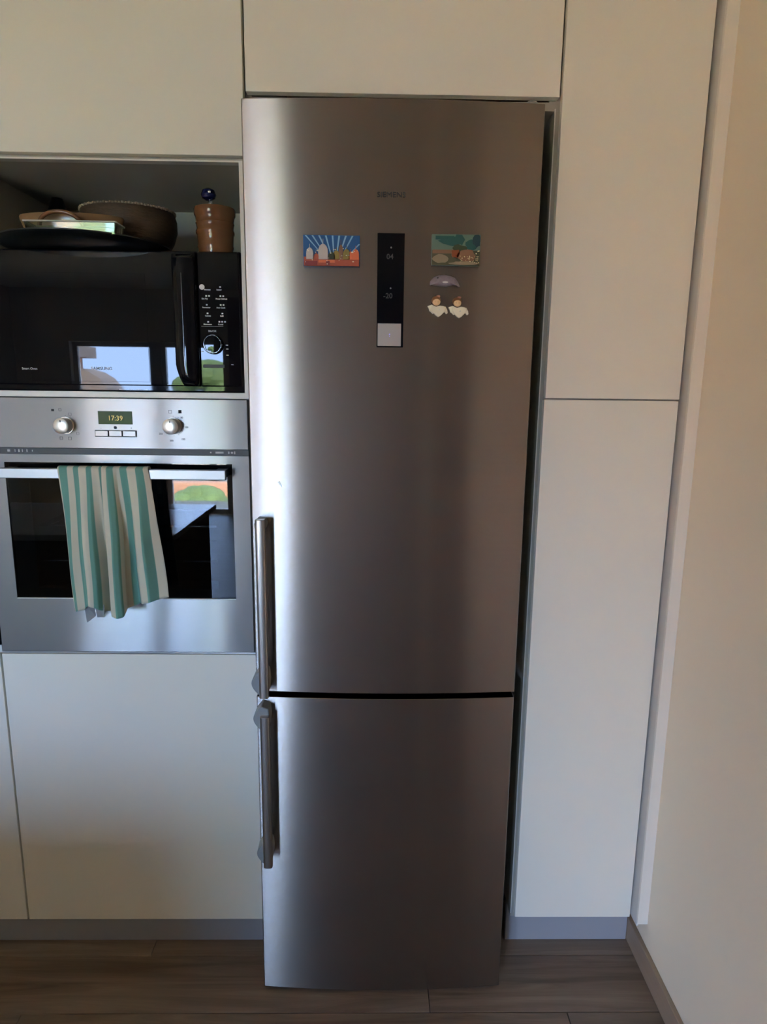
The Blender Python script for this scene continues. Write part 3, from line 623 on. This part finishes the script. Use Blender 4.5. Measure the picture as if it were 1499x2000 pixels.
# dial
bm = bmesh.new(); lathe(bm, [(.0205, -.003), (.0205, -.012), (.0190, -.0145), (.0185, -.014)], (-.0745, 0, 1.5570), 'y', 44); dk = obj('dial', bm, chrome, mw, smooth=True, label='round dial with chrome ring')
bm = bmesh.new(); lathe(bm, [(.0186, -.0135), (.0180, -.0152), (.015, -.0154)], (-.0745, 0, 1.5570), 'y', 40); obj('dial_face', bm, blackgloss, dk, smooth=True)
bx('open_button', dark, cp, -.0980, -.0520, -.0048, -.002, 1.5080, 1.5150, bev=.0008)
wp = white_print
text('maker_lettering', 'SAMSUNG', -.3400, 1.5005, -.0040, .0095, mat('print_grey', (.35, .35, .36), .5), dd, stretch=1.05, bold=.0001)
text('lettering', 'Smart Oven', -.4885, 1.4995, -.0036, .0068, wp, dd)
for s, x, z in (('Memory', -.0900, 1.6685), ('Sensor', -.0640, 1.6685), ('Slim Fry', -.0960, 1.6500), ('Power Defrost', -.0660, 1.6500), ('Fermentar', -.0950, 1.6320), ('Auto Cook', -.0650, 1.6320), ('Convec', -.0900, 1.6150), ('Grill', -.0580, 1.6150), ('Microwave', -.0940, 1.5975), ('Combi', -.0630, 1.5975)):
    text('lettering', s, x, z, -.0034, .0042, wp, cp, stretch=.95, bold=.00012)
text('lettering', '30s/OK', -.0850, 1.5830, -.0034, .0058, wp, cp)
bm = bmesh.new(); lathe(bm, [(.0056, -.0036), (.0056, -.002)], (-.0945, 0, 1.6750), 'y', 20)
for x, z in ((-.0860, 1.6570), (-.0800, 1.6570), (-.0560, 1.6570), (-.0500, 1.6570), (-.0855, 1.6390), (-.0560, 1.6390), (-.0500, 1.6390), (-.0845, 1.6215), (-.0530, 1.6215), (-.0840, 1.6040), (-.0600, 1.6045), (-.0540, 1.6045), (-.0480, 1.6045), (-.0560, 1.6755)):
    box(bm, x - .0018, x + .0018, -.0034, -.002, z - .0014, z + .0014)
box(bm, -.099, -.052, -.0033, -.002, 1.5945, 1.5949)
for x, z in ((-.0455, 1.5560), (-.0450, 1.5480), (-.0450, 1.5350), (-.0985, 1.5420), (-.0350, 1.5150)): box(bm, x - .0025, x + .0025, -.0034, -.002, z - .0008, z + .0008)
for x, w_ in ((-.285, .014), (-.262, .005), (-.250, .016), (-.228, .006)): box(bm, x, x + w_, .0030, .0045, 1.4592, 1.4600)
obj('printed_symbols', bm, wp, cp)['kind'] = 'stuff'

# ------------------------------------------------------------------ things on the microwave
TZ = MZ1 + .001
bm = bmesh.new(); lathe(bm, [(.09, 0), (.150, .001), (.168, .005), (.176, .0095), (.176, .012), (.172, .012), (.160, .0085), (.01, .008)], (-.349, .045, TZ), n=64)
tag(obj('round_tray', bm, black_m, None, smooth=True), 'flat round black tray lying on top of the microwave', 'tray')
RZ = TZ + .0085
# oval glazed dish with arched handle
dsh = thing('oval_baking_dish', 'glazed brown oval baking dish on the black tray, left side', 'dish', (-.366, .015, RZ), 'crockery on the microwave')
bm = bmesh.new(); lathe(bm, [(.080, 0), (.092, .008), (.104, .040), (.1085, .052), (.1075, .055), (.103, .052), (.098, .040), (.084, .012), (.01, .010)], (-.366, .015, RZ + .0005), n=56, sy=.42)
obj('dish_body', bm, terra_l, dsh, smooth=True)
bm = bmesh.new(); tube(bm, [(-.366 + .044 * math.cos(a), -.034 - .012 * math.sin(a), RZ + .026 + .027 * math.sin(a)) for a in [PI * k / 16 for k in range(17)]], .0042, 10)
obj('handle', bm, terra, dsh, smooth=True, label='brown arched handle on the front')
# clear glass dish in front
gd = thing('glass_baking_dish', 'small clear rectangular glass dish in front of the brown dish', 'dish', (-.325, -.085, RZ), 'crockery on the microwave')
bm = bmesh.new(); X0, X1, Y0, Y1 = -.410, -.234, -.098, -.052; h = .0225
for k in range(2):
    pass
def frustum(bm, x0, x1, y0, y1, z0, z1, fl):
    a = [bm.verts.new(p) for p in ((x0 + fl, y0 + fl, z0), (x1 - fl, y0 + fl, z0), (x1 - fl, y1 - fl, z0), (x0 + fl, y1 - fl, z0))]
    b = [bm.verts.new(p) for p in ((x0, y0, z1), (x1, y0, z1), (x1, y1, z1), (x0, y1, z1))]
    for i in range(4): bm.faces.new((a[i], a[(i + 1) % 4], b[(i + 1) % 4], b[i]))
    return a, b
a, b = frustum(bm, X0, X1, Y0, Y1, RZ + .0005, RZ + h, .003); bm.faces.new(a)
o = obj('dish_wall', bm, dishglass, gd); q = o.modifiers.new('solid', 'SOLIDIFY'); q.thickness = .003; q.offset = -1
bm = bmesh.new(); box(bm, X0 - .002, X1 + .002, Y0 - .003, Y0 + .001, RZ + h - .0015, RZ + h + .0015); box(bm, X0 - .002, X1 + .002, Y1 - .001, Y1 + .003, RZ + h - .0015, RZ + h + .0015)
box(bm, X0 - .003, X0 + .001, Y0, Y1, RZ + h - .0015, RZ + h + .0015); box(bm, X1 - .001, X1 + .003, Y0, Y1, RZ + h - .0015, RZ + h + .0015)
obj('dish_rim', bm, mat('rim_glass', (.5, .52, .48), .08), gd, bev=.001)
# basket bowl
bk = thing('round_basket', 'dark brown round basket with pale braided rim behind dishes', 'basket', (-.295, .155, RZ))
BC = (-.296, .152)
bm = bmesh.new(); lathe(bm, [(.060, 0), (.085, .012), (.100, .035), (.108, .060), (.108, .082), (.103, .098), (.098, .096), (.100, .085), (.090, .03), (.05, .012)], (BC[0], BC[1], RZ + .0005), n=64, sy=.88); obj('basket_body', bm, basket_m, bk, smooth=True)
bm = bmesh.new()
for k in range(96):
    a = 2 * PI * k / 96; ball(bm, (BC[0] + .1035 * math.cos(a), BC[1] + .088 * math.sin(a) , RZ + .100 + (.0012 if k % 2 else 0)), .0035, (1.1, 1.1, .8), 8, 6)
obj('braided_rim', bm, basket_rim, bk, smooth=True)
# dark pointed lid behind
bm = bmesh.new(); lathe(bm, [(.050, 0), (.048, .006), (.032, 0.1148), (.012, 0.1780), (.007, 0.1885), (.003, 0.1914)], (-0.5234, .30, TZ), n=40)
tag(obj('conical_lid', bm, black_m, None, smooth=True), 'dark pointed cone behind the brown dishes in the niche', 'lid')
# ribbed pot
pt = thing('clay_pot', 'glazed brown ribbed clay pot on right end of microwave', 'pot', (-.0775, .075, TZ))
bm = bmesh.new(); lathe(bm, [(.034, 0), (.037, .002), (.0375, .014), (.0392, .018), (.0382, .022), (.0392, .042), (.0415, .047), (.0415, .051), (.0395, .055), (.0402, .064), (.0415, .067), (.0405, .070), (.0415, .080), (.0440, .084), (.0445, .094), (.0435, .098), (.040, .098), (.038, .085), (.034, .01), (.01, .006)], (-.0785, .068, TZ), n=56)
obj('pot_body', bm, terra, pt, smooth=True)
bt = thing('oil_bottle', 'dark blue bottle with silver neck standing in the clay pot', 'bottle', (-.083, .068, TZ + .0065 - .011 * 0))
bm = bmesh.new(); lathe(bm, [(.016, 0), (.018, .004), (.018, .074), (.012, .089), (.007, .096)], (-.086, .066, TZ + .0065 - .011 * 0), n=24); obj('bottle_body', bm, bluegl, bt, smooth=True)
bm = bmesh.new(); lathe(bm, [(.0045, .094), (.0045, .1085), (.0035, .110)], (-.086, .066, TZ + .0065 - .011 * 0), n=20); obj('neck', bm, chrome, bt, smooth=True, label='silver neck')
bm = bmesh.new(); lathe(bm, [(.006, .1085), (.014, .113), (.0165, .120), (.013, .129), (.006, .133)], (-.090, .066, TZ + .0065 - .011 * 0), n=24); obj('stopper', bm, bluegl, bt, smooth=True, label='dark blue round stopper')
bm = bmesh.new(); ball(bm, (-.084, .048, TZ + .0065 + .122), .0035, (1, .6, 1), 10, 8); obj('cap_badge', bm, chrome, bt, smooth=True, label='bright silver spot')
